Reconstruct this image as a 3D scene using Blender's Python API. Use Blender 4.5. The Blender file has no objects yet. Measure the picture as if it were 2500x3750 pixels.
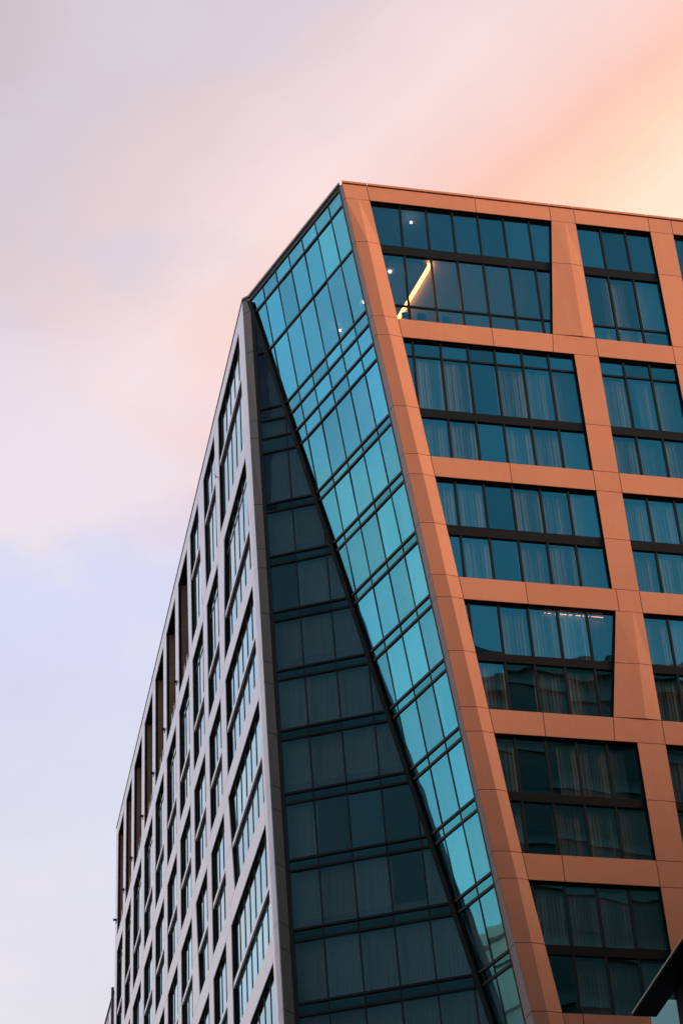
import bpy, bmesh, math, random
from mathutils import Vector, Matrix
random.seed(7)
scene = bpy.context.scene
col = scene.collection
R = math.radians

# ------------------------------------------------------------------ camera
cd = bpy.data.cameras.new('camera')
cam = bpy.data.objects.new('camera', cd)
col.objects.link(cam)
cd.sensor_fit = 'VERTICAL'
cd.sensor_height = 36.0
cd.lens = 79.01
cd.clip_end = 3000
cd.clip_start = 0.1
RT = Vector((0.97900, -0.19725, -0.05149))
UP = Vector((-0.08292, -0.61602, 0.78335))
BK = Vector((-0.18623, -0.76263, -0.61944))
CAM = Vector((-17.76199, -68.58153, 1.7))
m = Matrix((RT, UP, BK)).transposed().to_4x4()
m.translation = CAM
cam.matrix_world = m
scene.camera = cam

# ------------------------------------------------------------------ world
SUN_AZ = R(112)          # clockwise from +Y
SUN_EL = R(17)
world = bpy.data.worlds.new('World')
scene.world = world
world.use_nodes = True
nt = world.node_tree
nt.nodes.clear()


def N(tree, typ, **kw):
    n = tree.nodes.new(typ)
    for k, v in kw.items():
        setattr(n, k, v)
    return n


def mth(tree, op, a, b=None, c=None, clamp=False):
    n = tree.nodes.new('ShaderNodeMath')
    n.operation = op
    n.use_clamp = clamp
    for i, v in enumerate((a, b, c)):
        if v is None:
            continue
        if isinstance(v, (int, float)):
            n.inputs[i].default_value = v
        else:
            tree.links.new(v, n.inputs[i])
    return n.outputs[0]


def vdot(tree, a, v):
    n = tree.nodes.new('ShaderNodeVectorMath')
    n.operation = 'DOT_PRODUCT'
    tree.links.new(a, n.inputs[0])
    n.inputs[1].default_value = v
    return n.outputs['Value']


def smooth(tree, v, lo, hi):
    n = tree.nodes.new('ShaderNodeMapRange')
    n.interpolation_type = 'SMOOTHSTEP'
    tree.links.new(v, n.inputs[0])
    n.inputs[1].default_value = lo
    n.inputs[2].default_value = hi
    return n.outputs[0]


def mixc(tree, fac, a, b, mode='MIX'):
    n = tree.nodes.new('ShaderNodeMix')
    n.data_type = 'RGBA'
    n.blend_type = mode
    for sock, v in ((n.inputs['Factor'], fac), (n.inputs['A'], a), (n.inputs['B'], b)):
        if isinstance(v, (int, float)):
            sock.default_value = v
        elif isinstance(v, tuple):
            sock.default_value = (*v, 1) if len(v) == 3 else v
        else:
            tree.links.new(v, sock)
    return n.outputs['Result']


tc = N(nt, 'ShaderNodeTexCoord')
D = tc.outputs['Generated']
sky = N(nt, 'ShaderNodeTexSky', sky_type='NISHITA')
sky.sun_disc = False
sky.sun_elevation = R(6)
sky.sun_rotation = SUN_AZ
sky.altitude = 50
sky.dust_density = 1.5
clear = mixc(nt, 1.0, sky.outputs[0], (0.17, 0.17, 0.17), 'MULTIPLY')
# sunset-lit cloud sheet
az, el = R(50), R(-8)
a = vdot(nt, D, (math.sin(az) * math.cos(el), math.cos(az) * math.cos(el), math.sin(el)))
nz = N(nt, 'ShaderNodeTexNoise')
mp = N(nt, 'ShaderNodeMapping')
mp.inputs['Scale'].default_value = (1.0, 1.0, 1.6)
nt.links.new(D, mp.inputs[0])
nt.links.new(mp.outputs[0], nz.inputs['Vector'])
nz.inputs['Scale'].default_value = 3.4
nz.inputs['Detail'].default_value = 5
nz.inputs['Roughness'].default_value = 0.5
nz.inputs['Distortion'].default_value = 0.4
cn = nz.outputs[0]
a2 = mth(nt, 'MULTIPLY_ADD', mth(nt, 'SUBTRACT', cn, 0.5), 0.07, a)
ramp = N(nt, 'ShaderNodeValToRGB')
cr = ramp.color_ramp
stops = [(0.20, (0.76, 0.75, 0.84)), (0.30, (0.63, 0.55, 0.60)), (0.36, (0.72, 0.62, 0.67)), (0.405, (0.82, 0.66, 0.68)),
         (0.445, (0.94, 0.75, 0.75)), (0.474, (0.98, 0.68, 0.63)), (0.493, (1.0, 0.60, 0.49)), (0.514, (1.0, 0.70, 0.53)), (0.540, (1.0, 0.82, 0.63)), (0.62, (1.0, 0.88, 0.70))]
while len(cr.elements) < len(stops):
    cr.elements.new(0.5)
for e, (p, c) in zip(cr.elements, stops):
    e.position = p
    e.color = (*c, 1)
nt.links.new(a2, ramp.inputs[0])
sep = N(nt, 'ShaderNodeSeparateXYZ')
nt.links.new(D, sep.inputs[0])
zz = mth(nt, 'MULTIPLY_ADD', mth(nt, 'SUBTRACT', cn, 0.5), 0.24, sep.outputs['Z'])
low = mth(nt, 'MULTIPLY', mth(nt, 'SUBTRACT', 1.0, smooth(nt, zz, 0.57, 0.69)), mth(nt, 'SUBTRACT', 1.0, smooth(nt, sep.outputs['X'], 0.19, 0.32)))
cloud = mixc(nt, mth(nt, 'MULTIPLY', low, 0.95), ramp.outputs[0], mixc(nt, smooth(nt, sep.outputs['Z'], 0.42, 0.60), (0.80, 0.785, 0.87), (0.69, 0.73, 0.94)))
# softly lit puffs
puff = N(nt, 'ShaderNodeTexNoise')
nt.links.new(mp.outputs[0], puff.inputs['Vector'])
puff.inputs['Scale'].default_value = 6.5
puff.inputs['Detail'].default_value = 6
puff.inputs['Roughness'].default_value = 0.55
br = mth(nt, 'MULTIPLY_ADD', puff.outputs[0], 0.28, 0.87)
cloud = mixc(nt, 1.0, cloud, br, 'MULTIPLY')
mv = N(nt, 'ShaderNodeTexNoise')
nt.links.new(mp.outputs[0], mv.inputs['Vector'])
mv.inputs['Scale'].default_value = 9.0
mv.inputs['Detail'].default_value = 5
mauve = mth(nt, 'MULTIPLY', smooth(nt, mv.outputs[0], 0.48, 0.66), mth(nt, 'MULTIPLY', 0.5, mth(nt, 'SUBTRACT', 1.0, smooth(nt, a, 0.40, 0.48))))
cloud = mixc(nt, mauve, cloud, (0.70, 0.66, 0.77))
pk = mth(nt, 'MULTIPLY', mth(nt, 'MULTIPLY', smooth(nt, puff.outputs[0], 0.47, 0.62), 0.75), low)
cloud = mixc(nt, pk, cloud, (0.95, 0.81, 0.80))
cover = smooth(nt, vdot(nt, D, (-0.30, 0.954, 0.0)), -0.55, 0.15)
skyc = mixc(nt, mth(nt, 'MULTIPLY', cover, 0.97), clear, cloud)
bg = N(nt, 'ShaderNodeBackground')
nt.links.new(skyc, bg.inputs[0])
bg.inputs[1].default_value = 1.0
ow = N(nt, 'ShaderNodeOutputWorld')
nt.links.new(bg.outputs[0], ow.inputs[0])

# ------------------------------------------------------------------ sun
ld = bpy.data.lights.new('sun', 'SUN')
ld.energy = 5.0
ld.angle = R(20)
ld.color = (1.0, 0.62, 0.40)
sun = bpy.data.objects.new('sun', ld)
col.objects.link(sun)
sd = Vector((math.sin(SUN_AZ) * math.cos(SUN_EL), math.cos(SUN_AZ) * math.cos(SUN_EL), math.sin(SUN_EL)))
sun.rotation_euler = sd.to_track_quat('Z', 'Y').to_euler()
sun.location = (40, -40, 120)

scene.view_settings.view_transform = 'Standard'
scene.view_settings.look = 'None'
scene.view_settings.exposure = 0
scene.view_settings.gamma = 1
scene.render.resolution_x = 682
scene.render.resolution_y = 1024

# ------------------------------------------------------------------ materials


def newmat(name):
    mt = bpy.data.materials.new(name)
    mt.use_nodes = True
    t = mt.node_tree
    t.nodes.clear()
    out = t.nodes.new('ShaderNodeOutputMaterial')
    return mt, t, out


def surface(name, base, rough=0.5, var=0.06, grain=0.02, gscale=60, metal=0.0, spec=0.5, coat=0.0, streak=0.0):
    mt, t, out = newmat(name)
    p = t.nodes.new('ShaderNodeBsdfPrincipled')
    tcn = t.nodes.new('ShaderNodeTexCoord')
    oi = t.nodes.new('ShaderNodeObjectInfo')
    n1 = t.nodes.new('ShaderNodeTexNoise')
    n1.inputs['Scale'].default_value = 0.7
    n1.inputs['Detail'].default_value = 5
    t.links.new(tcn.outputs['Object'], n1.inputs['Vector'])
    n2 = t.nodes.new('ShaderNodeTexNoise')
    n2.inputs['Scale'].default_value = gscale
    n2.inputs['Detail'].default_value = 2
    t.links.new(tcn.outputs['Object'], n2.inputs['Vector'])
    f = mth(t, 'MULTIPLY_ADD', n1.outputs[0], var * 1.6, 1 - var * 0.8)
    f = mth(t, 'ADD', f, mth(t, 'MULTIPLY_ADD', oi.outputs['Random'], var, -var / 2))
    f = mth(t, 'ADD', f, mth(t, 'MULTIPLY_ADD', n2.outputs[0], grain * 4, -grain * 2))
    if streak:
        mp = t.nodes.new('ShaderNodeMapping')
        mp.inputs['Scale'].default_value = (3.0, 3.0, 0.12)
        t.links.new(tcn.outputs['Object'], mp.inputs[0])
        n3 = t.nodes.new('ShaderNodeTexNoise')
        n3.inputs['Scale'].default_value = 1.5
        n3.inputs['Detail'].default_value = 5
        t.links.new(mp.outputs[0], n3.inputs['Vector'])
        f = mth(t, 'ADD', f, mth(t, 'MULTIPLY_ADD', n3.outputs[0], streak * 2, -streak))
    cc = mixc(t, 1.0, base, f, 'MULTIPLY')
    t.links.new(cc, p.inputs['Base Color'])
    p.inputs['Roughness'].default_value = rough
    p.inputs['Metallic'].default_value = metal
    p.inputs['Specular IOR Level'].default_value = spec
    p.inputs['Coat Weight'].default_value = coat
    p.inputs['Coat Roughness'].default_value = 0.25
    t.links.new(p.outputs[0], out.inputs[0])
    return mt


def glass(name, tint, thru, r0=0.45, bump=0.02, bscale=0.55):
    mt, t, out = newmat(name)
    tcn = t.nodes.new('ShaderNodeTexCoord')
    oi = t.nodes.new('ShaderNodeObjectInfo')
    nz = t.nodes.new('ShaderNodeTexNoise')
    nz.noise_dimensions = '4D'
    nz.inputs['Scale'].default_value = bscale
    nz.inputs['Detail'].default_value = 1.0
    t.links.new(tcn.outputs['Object'], nz.inputs['Vector'])
    t.links.new(mth(t, 'MULTIPLY', oi.outputs['Random'], 40.0), nz.inputs['W'])
    bp = t.nodes.new('ShaderNodeBump')
    bp.inputs['Strength'].default_value = 1.0
    bp.inputs['Distance'].default_value = bump
    t.links.new(nz.outputs[0], bp.inputs['Height'])
    lw = t.nodes.new('ShaderNodeLayerWeight')
    lw.inputs['Blend'].default_value = 0.5
    f3 = mth(t, 'POWER', lw.outputs['Facing'], 3.0)
    refl = mth(t, 'MULTIPLY_ADD', f3, 1.0 - r0, r0, clamp=True)
    # random tint per pane, imitating the uneven clouds they would mirror
    v = mth(t, 'MULTIPLY_ADD', oi.outputs['Random'], 0.42, 0.76)
    tcol = mixc(t, 1.0, tint, v, 'MULTIPLY')
    f5 = mth(t, 'POWER', lw.outputs['Facing'], 5.0)
    gcol = mixc(t, mth(t, 'MULTIPLY', f5, 1.5, clamp=True), tcol, (0.93, 0.98, 1.0))
    gl = t.nodes.new('ShaderNodeBsdfGlossy')
    gl.inputs['Roughness'].default_value = 0.0
    t.links.new(gcol, gl.inputs['Color'])
    t.links.new(bp.outputs[0], gl.inputs['Normal'])
    tr = t.nodes.new('ShaderNodeBsdfTransparent')
    geo2 = t.nodes.new('ShaderNodeNewGeometry')
    t.links.new(mixc(t, geo2.outputs['Backfacing'], thru, (1.0, 1.0, 1.0)), tr.inputs[0])
    mx = t.nodes.new('ShaderNodeMixShader')
    geo = t.nodes.new('ShaderNodeNewGeometry')
    t.links.new(mth(t, 'MULTIPLY', refl, mth(t, 'SUBTRACT', 1.0, geo.outputs['Backfacing'])), mx.inputs[0])
    t.links.new(tr.outputs[0], mx.inputs[1])
    t.links.new(gl.outputs[0], mx.inputs[2])
    t.links.new(mx.outputs[0], out.inputs[0])
    return mt


def emit(name, c, s):
    mt, t, out = newmat(name)
    e = t.nodes.new('ShaderNodeEmission')
    e.inputs[0].default_value = (*c, 1)
    e.inputs[1].default_value = s
    t.links.new(e.outputs[0], out.inputs[0])
    return mt


def curtain_mat():
    mt, t, out = newmat('sheer_curtain')
    d = t.nodes.new('ShaderNodeBsdfDiffuse')
    tl = t.nodes.new('ShaderNodeBsdfTranslucent')
    tcn = t.nodes.new('ShaderNodeTexCoord')
    mp = t.nodes.new('ShaderNodeMapping')
    mp.inputs['Scale'].default_value = (14, 14, 0.25)
    t.links.new(tcn.outputs['Object'], mp.inputs[0])
    nz = t.nodes.new('ShaderNodeTexNoise')
    nz.inputs['Scale'].default_value = 1.0
    nz.inputs['Detail'].default_value = 3
    t.links.new(mp.outputs[0], nz.inputs['Vector'])
    c = mixc(t, nz.outputs[0], (0.72, 0.70, 0.66), (0.95, 0.93, 0.88))
    t.links.new(c, d.inputs[0])
    t.links.new(c, tl.inputs[0])
    mx = t.nodes.new('ShaderNodeMixShader')
    mx.inputs[0].default_value = 0.25
    t.links.new(d.outputs[0], mx.inputs[1])
    t.links.new(tl.outputs[0], mx.inputs[2])
    t.links.new(mx.outputs[0], out.inputs[0])
    return mt


M = {}
M['warm_lit'] = surface('warm_lit_grey_metal', (0.71, 0.315, 0.205), 0.42, 0.10, 0.03, 45, spec=0.5, streak=0.05)  # grey metal cladding; the warm evening light is mixed into its base colour
M['silver'] = surface('silver_metal', (0.82, 0.825, 0.89), 0.30, 0.04, 0.01, 50, spec=0.6, coat=0.6, streak=0.03)
M['bronze'] = surface('bronze_metal', (0.25, 0.215, 0.195), 0.5, 0.05, 0.02, 50)
M['terrace'] = surface('terrace_cladding', (0.40, 0.27, 0.20), 0.55, 0.06, 0.02, 50)
M['grey'] = surface('grey_metal', (0.42, 0.36, 0.35), 0.5, 0.05, 0.02, 50)
M['black'] = surface('black_metal', (0.012, 0.013, 0.015), 0.4, 0.1, 0.02, 40, spec=0.35)
M['dark'] = surface('dark_backing', (0.010, 0.010, 0.011), 0.8, 0.1, 0.02, 40, spec=0.2)
M['spandrel'] = surface('dark_spandrel', (0.009, 0.008, 0.008), 0.35, 0.3, 0.03, 30, spec=0.4)
M['glass'] = glass('teal_glass', (0.13, 0.82, 1.03), (0.66, 0.66, 0.68), bump=0.008)
M['glassband'] = glass('teal_band_glass', (0.11, 0.70, 0.84), (0.10, 0.22, 0.26), r0=0.42, bump=0.008)
M['curtain'] = curtain_mat()
M['ceiling'] = surface('ceiling_paint', (0.55, 0.55, 0.58), 0.8, 0.04, 0.01, 30)
M['slab'] = surface('slab_concrete', (0.22, 0.22, 0.23), 0.8, 0.1, 0.03, 20)
M['room'] = surface('room_wall_paint', (0.35, 0.34, 0.34), 0.8, 0.06, 0.02, 20)
M['cove'] = emit('cove_light', (1.0, 0.36, 0.06), 24.0)
M['lamp'] = emit('lamp_disc', (1.0, 0.94, 0.86), 14.0)
M['led'] = emit('led_bulb', (1.0, 0.42, 0.22), 5.0)
M['copper'] = surface('copper_dome', (0.75, 0.25, 0.08), 0.25, 0.05, 0.02, 40, metal=0.6)
M['asphalt'] = surface('asphalt', (0.05, 0.05, 0.052), 0.9, 0.2, 0.05, 8)
M['planter'] = surface('pale_planter', (0.62, 0.56, 0.55), 0.6, 0.08, 0.03, 30)
M['feather'] = surface('feather', (0.03, 0.03, 0.035), 0.7, 0.2, 0.05, 60)
M['tower'] = surface('tower_stone', (0.014, 0.018, 0.020), 0.6, 0.15, 0.04, 4)
M['towerband'] = surface('tower_band', (0.06, 0.06, 0.055), 0.6, 0.1, 0.04, 4)
M['towerglass'] = surface('tower_window', (0.008, 0.012, 0.016), 0.2, 0.1, 0.0, 4, spec=0.3)
M['beige'] = surface('beige_stone', (0.80, 0.52, 0.50), 0.7, 0.08, 0.04, 6, streak=0.05)
mt_, t_, out_ = newmat('frosted_glass')
d_ = t_.nodes.new('ShaderNodeBsdfTranslucent')
d_.inputs[0].default_value = (0.62, 0.90, 0.95, 1)
g_ = t_.nodes.new('ShaderNodeBsdfGlossy')
g_.inputs['Roughness'].default_value = 0.3
g_.inputs['Color'].default_value = (0.7, 0.95, 1, 1)
m_ = t_.nodes.new('ShaderNodeMixShader')
m_.inputs[0].default_value = 0.15
t_.links.new(d_.outputs[0], m_.inputs[1])
t_.links.new(g_.outputs[0], m_.inputs[2])
t_.links.new(m_.outputs[0], out_.inputs[0])
M['frost'] = mt_
M['nightblue'] = surface('nightblue_stone', (0.020, 0.014, 0.042), 0.7, 0.1, 0.02, 2, spec=0.2)
M['navy'] = surface('navy_metal', (0.02, 0.02, 0.05), 0.5, 0.1, 0.02, 20)
M['chair'] = surface('chair_plastic', (0.03, 0.06, 0.09), 0.5, 0.1, 0.02, 20)

# ------------------------------------------------------------------ mesh helpers


class MB:
    def __init__(self):
        self.v = []
        self.f = []

    def poly(self, pts):
        i = len(self.v)
        self.v += [tuple(p) for p in pts]
        self.f.append(tuple(range(i, i + len(pts))))

    def prism(self, front, back):
        n = len(front)
        i = len(self.v)
        self.v += [tuple(p) for p in front] + [tuple(p) for p in back]
        self.f.append(tuple(range(i, i + n)))
        self.f.append(tuple(range(i + 2 * n - 1, i + n - 1, -1)))
        for k in range(n):
            k2 = (k + 1) % n
            self.f.append((i + k2, i + k, i + n + k, i + n + k2))

    def extr(self, front, off):
        o = Vector(off)
        self.prism(front, [Vector(p) + o for p in front])

    def box(self, a, b):
        x0, y0, z0 = a
        x1, y1, z1 = b
        f = [(x0, y0, z0), (x1, y0, z0), (x1, y0, z1), (x0, y0, z1)]
        self.prism(f, [(x, y1, z) for x, y, z in f])

    def build(self, name, mat, parent=None, smooth=False, bevel=0):
        me = bpy.data.meshes.new(name)
        me.from_pydata(self.v, [], self.f)
        me.materials.append(mat)
        bm = bmesh.new()
        bm.from_mesh(me)
        bmesh.ops.recalc_face_normals(bm, faces=bm.faces)
        bm.to_mesh(me)
        bm.free()
        if smooth:
            for p in me.polygons:
                p.use_smooth = True
        o = bpy.data.objects.new(name, me)
        col.objects.link(o)
        if parent:
            o.parent = parent
        return o


def empty(name, loc, label=None, cat=None, group=None):
    o = bpy.data.objects.new(name, None)
    o.location = loc
    o.empty_display_size = 0.3
    col.objects.link(o)
    tag(o, label, cat, group)
    return o


def tag(o, label=None, cat=None, group=None, kind=None):
    if label:
        o['label'] = label
    if cat:
        o['category'] = cat
    if group:
        o['group'] = group
    if kind:
        o['kind'] = kind
    return o


def clip(poly, fn):
    """keep the side where fn(p) >= 0"""
    out = []
    n = len(poly)
    for i in range(n):
        p, q = poly[i], poly[(i + 1) % n]
        a, b = fn(p), fn(q)
        if a >= 0:
            out.append(p)
        if (a >= 0) != (b >= 0):
            t = a / (a - b)
            out.append((p[0] + (q[0] - p[0]) * t, p[1] + (q[1] - p[1]) * t))
    return out


def area(p):
    return abs(sum(p[i][0] * p[(i + 1) % len(p)][1] - p[(i + 1) % len(p)][0] * p[i][1] for i in range(len(p)))) / 2


# ------------------------------------------------------------------ ground
g = MB()
g.box((-1500, -1500, -1), (1500, 1500, 0))
tag(g.build('ground', M['asphalt']), kind='structure')

# ------------------------------------------------------------------ the building
ZT = 76.7
B = empty('office_building', (0, 0, 0), 'tall faceted office building with warm-lit and silver framed facades and a folded teal glass corner', 'building')

# floor levels of the warm-lit front: (top, mid joint, bottom) of the openings, two floors each
ROWS = [(75.63, 72.89, 68.44), (67.36, 63.35, 60.78), (59.71, 57.20, 54.63), (53.54, 51.00, 48.43), (47.34, 44.81, 42.23), (41.13, 38.57, 35.96), (34.87, 32.3, 29.76)]
ZBOT = 28.7


def zl(z):
    return ZT - (ZT - z) * 1.0105


def lerp_tab(tab, z):
    tab = sorted(tab, reverse=True)
    if z >= tab[0][0]:
        (z0, a), (z1, b) = tab[0], tab[1]
    else:
        for (z0, a), (z1, b) in zip(tab, tab[1:]):
            if z >= z1:
                break
    return a + (b - a) * (z - z0) / (z1 - z0)


OUT = [(76.7, 0.0), (72.87, 0.43), (68.4, 0.94), (63.35, 1.50), (58.3, 2.04), (53.28, 2.59), (48.0, 3.13), (44.1, 3.53), (41.1, 3.88), (36.0, 4.54), (28.0, 5.4)]
CRE = [(76.7, 0.65), (75.6, 0.72), (72.9, 0.98), (68.45, 1.44), (67.35, 1.60), (63.35, 2.06), (60.8, 2.36), (59.7, 2.50), (57.2, 2.78), (54.6, 3.05), (53.5, 3.18), (51.0, 3.45), (43.6, 4.26), (42.2, 4.42), (41.1, 4.56), (38.6, 4.82), (36.0, 5.09), (28.0, 5.95)]


def r_out(z):
    return lerp_tab(OUT, z)


def r_in(z):
    return r_out(z) + 1.13


def r_cre(z):
    return lerp_tab(CRE, z)


def c2r(z):
    return 10.94 + (75.6 - z) * 0.0058


def c2l(row, z):
    if row == 0:
        return 9.77 + (9.02 - 9.77) * (75.63 - z) / 7.19
    if row == 3:
        return 9.92 + (9.16 - 9.92) * (53.54 - z) / 5.11
    return 9.86 + (67.36 - z) * 0.0048


C3L, C3R, C4L, C4R = 14.53, 15.65, 24.0, 25.1
GAP = 0.014


def rp(x, z, y=0.0):
    return Vector((x, y, z))


def ridge(z):
    return 0.075 * min(1.0, max(0.15, (75.63 - z) / 1.5))


def panel_r(name, xl, xr, zt, zb, crease=None, rid=None, g=GAP):
    """xl, xr: functions of z"""
    mb = MB()
    zt -= g
    zb += g
    pts = [(xl(zt) + g, zt, 0)]
    if crease:
        pts.append((crease(zt), zt, -rid(zt)))
    pts.append((xr(zt) - g, zt, 0))
    pts.append((xr(zb) - g, zb, 0))
    if crease:
        pts.append((crease(zb), zb, -rid(zb)))
    pts.append((xl(zb) + g, zb, 0))
    if not crease:
        mb.prism([(x, y, z) for x, z, y in pts], [(x, 0.04, z) for x, z, y in pts])
    else:
        a = [pts[0], pts[1], pts[4], pts[5]]
        b = [pts[1], pts[2], pts[3], pts[4]]
        for q in (a, b):
            mb.prism([(x, y, z) for x, z, y in q], [(x, 0.04, z) for x, z, y in q])
    return mb.build(name, M['warm_lit'], B)


K = lambda v: (lambda z: v)
backing = MB()


def back_r(xl, xr, zt, zb):
    f = [(xl(zt), 0.046, zt), (xr(zt), 0.046, zt), (xr(zb), 0.046, zb), (xl(zb), 0.046, zb)]
    backing.extr(f, (0, 0.26, 0))


beams = [(76.54, ROWS[0][0])] + [(ROWS[i][2], ROWS[i + 1][0]) for i in range(len(ROWS) - 1)] + [(ROWS[-1][2], ZBOT)]
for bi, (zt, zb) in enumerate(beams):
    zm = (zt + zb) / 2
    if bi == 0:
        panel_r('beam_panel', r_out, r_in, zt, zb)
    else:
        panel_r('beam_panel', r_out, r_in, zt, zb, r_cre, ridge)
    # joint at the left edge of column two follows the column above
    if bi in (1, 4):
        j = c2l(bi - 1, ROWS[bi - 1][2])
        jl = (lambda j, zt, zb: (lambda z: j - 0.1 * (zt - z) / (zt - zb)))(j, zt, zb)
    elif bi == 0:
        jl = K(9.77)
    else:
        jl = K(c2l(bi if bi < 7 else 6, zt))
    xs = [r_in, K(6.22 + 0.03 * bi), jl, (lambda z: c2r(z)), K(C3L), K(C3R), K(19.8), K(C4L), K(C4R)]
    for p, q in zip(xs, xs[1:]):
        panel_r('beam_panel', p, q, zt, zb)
    back_r(lambda z: r_out(z) + 0.02, K(C4R), ZT - 0.14 if bi == 0 else zt, zb)
for ri, (zt, zm, zb) in enumerate(ROWS):
    c2 = (lambda ri: (lambda z: c2l(ri, z)))(ri)
    fold2 = ri in (0, 3)
    cr2 = (lambda z: 10.40) if ri == 0 else (lambda z: 10.62 + (10.45 - 10.62) * (53.54 - z) / 5.11)
    rd2 = (lambda zt: (lambda z: min(0.05, 0.012 + 0.05 * (zt - z) / 2.0)))(zt)
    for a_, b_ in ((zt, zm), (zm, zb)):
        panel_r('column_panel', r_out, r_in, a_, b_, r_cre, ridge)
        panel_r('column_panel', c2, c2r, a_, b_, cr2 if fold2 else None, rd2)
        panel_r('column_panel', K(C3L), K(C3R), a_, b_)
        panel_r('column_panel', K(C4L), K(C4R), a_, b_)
    for xl, xr in ((lambda z: r_out(z) + 0.02, r_in), (c2, c2r), (K(C3L), K(C3R)), (K(C4L), K(C4R))):
        back_r(xl, xr, zt - 0.001, zb + 0.001)
backing.build('facade_frame', M['dark'], B)

# coping over the warm-lit front
xs = [-0.02, 1.18, 6.23, 9.79, 10.93, 14.5, 15.63, 19.8, 24.0, 25.12]
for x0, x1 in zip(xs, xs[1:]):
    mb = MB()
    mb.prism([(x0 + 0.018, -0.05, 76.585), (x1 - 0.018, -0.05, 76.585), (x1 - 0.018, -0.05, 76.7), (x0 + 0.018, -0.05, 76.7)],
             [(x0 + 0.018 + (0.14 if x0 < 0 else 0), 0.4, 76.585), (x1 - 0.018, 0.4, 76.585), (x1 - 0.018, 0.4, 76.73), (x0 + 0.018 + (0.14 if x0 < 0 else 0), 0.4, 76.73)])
    mb.build('coping', M['warm_lit'], B)

# ------------------------------------------------------------------ windows of the warm-lit front
GY = 0.20
MUL = [2.66, 3.88, 5.09, 6.29, 7.50, 8.71]
MULR = [12.13, 13.33]


def tilt():
    return random.uniform(-0.007, 0.007)


def pane(name, pts, n, parent, mat):
    """glass pane: outline pts (Vectors), inward offset n; a hair out of true like real glazing"""
    mb = MB()
    off = Vector(n) * 0.014
    c = sum((Vector(p) for p in pts), Vector()) / len(pts)
    ax, az = tilt(), tilt()
    h = Vector((n[1], -n[0], 0)).normalized()
    q = [Vector(p) + Vector(n) * ((Vector(p) - c).dot(h) * ax + (p[2] - c[2]) * az) for p in pts]
    mb.prism(q, [p + off for p in q])
    return mb.build(name, mat, parent)


def curtain(x0, x1, zt, zb, y, parent, axis=None):
    """a hanging sheer with folds; axis: (origin fn) for slanted curtain walls"""
    mb = MB()
    n = max(6, int((x1 - x0) / 0.026))
    ph = random.uniform(0, 6)
    fr = random.uniform(38, 50)
    rows = 4
    for r in range(rows + 1):
        z = zt + (zb - zt) * r / rows
        for i in range(n + 1):
            x = x0 + (x1 - x0) * i / n
            w = 0.012 * math.sin(x * fr + ph + 0.8 * math.sin(x * 5 + ph)) + 0.010 * math.sin(x * fr * 0.43 + 1.7 * ph + 0.25 * r)
            if axis:
                mb.v.append(tuple(axis(x, z, w)))
            else:
                mb.v.append((x, y + w, z))
    for r in range(rows):
        for i in range(n):
            a0 = r * (n + 1) + i
            mb.f.append((a0, a0 + 1, a0 + n + 2, a0 + n + 1))
    return mb.build('curtain', M['curtain'], parent, smooth=True)


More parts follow.
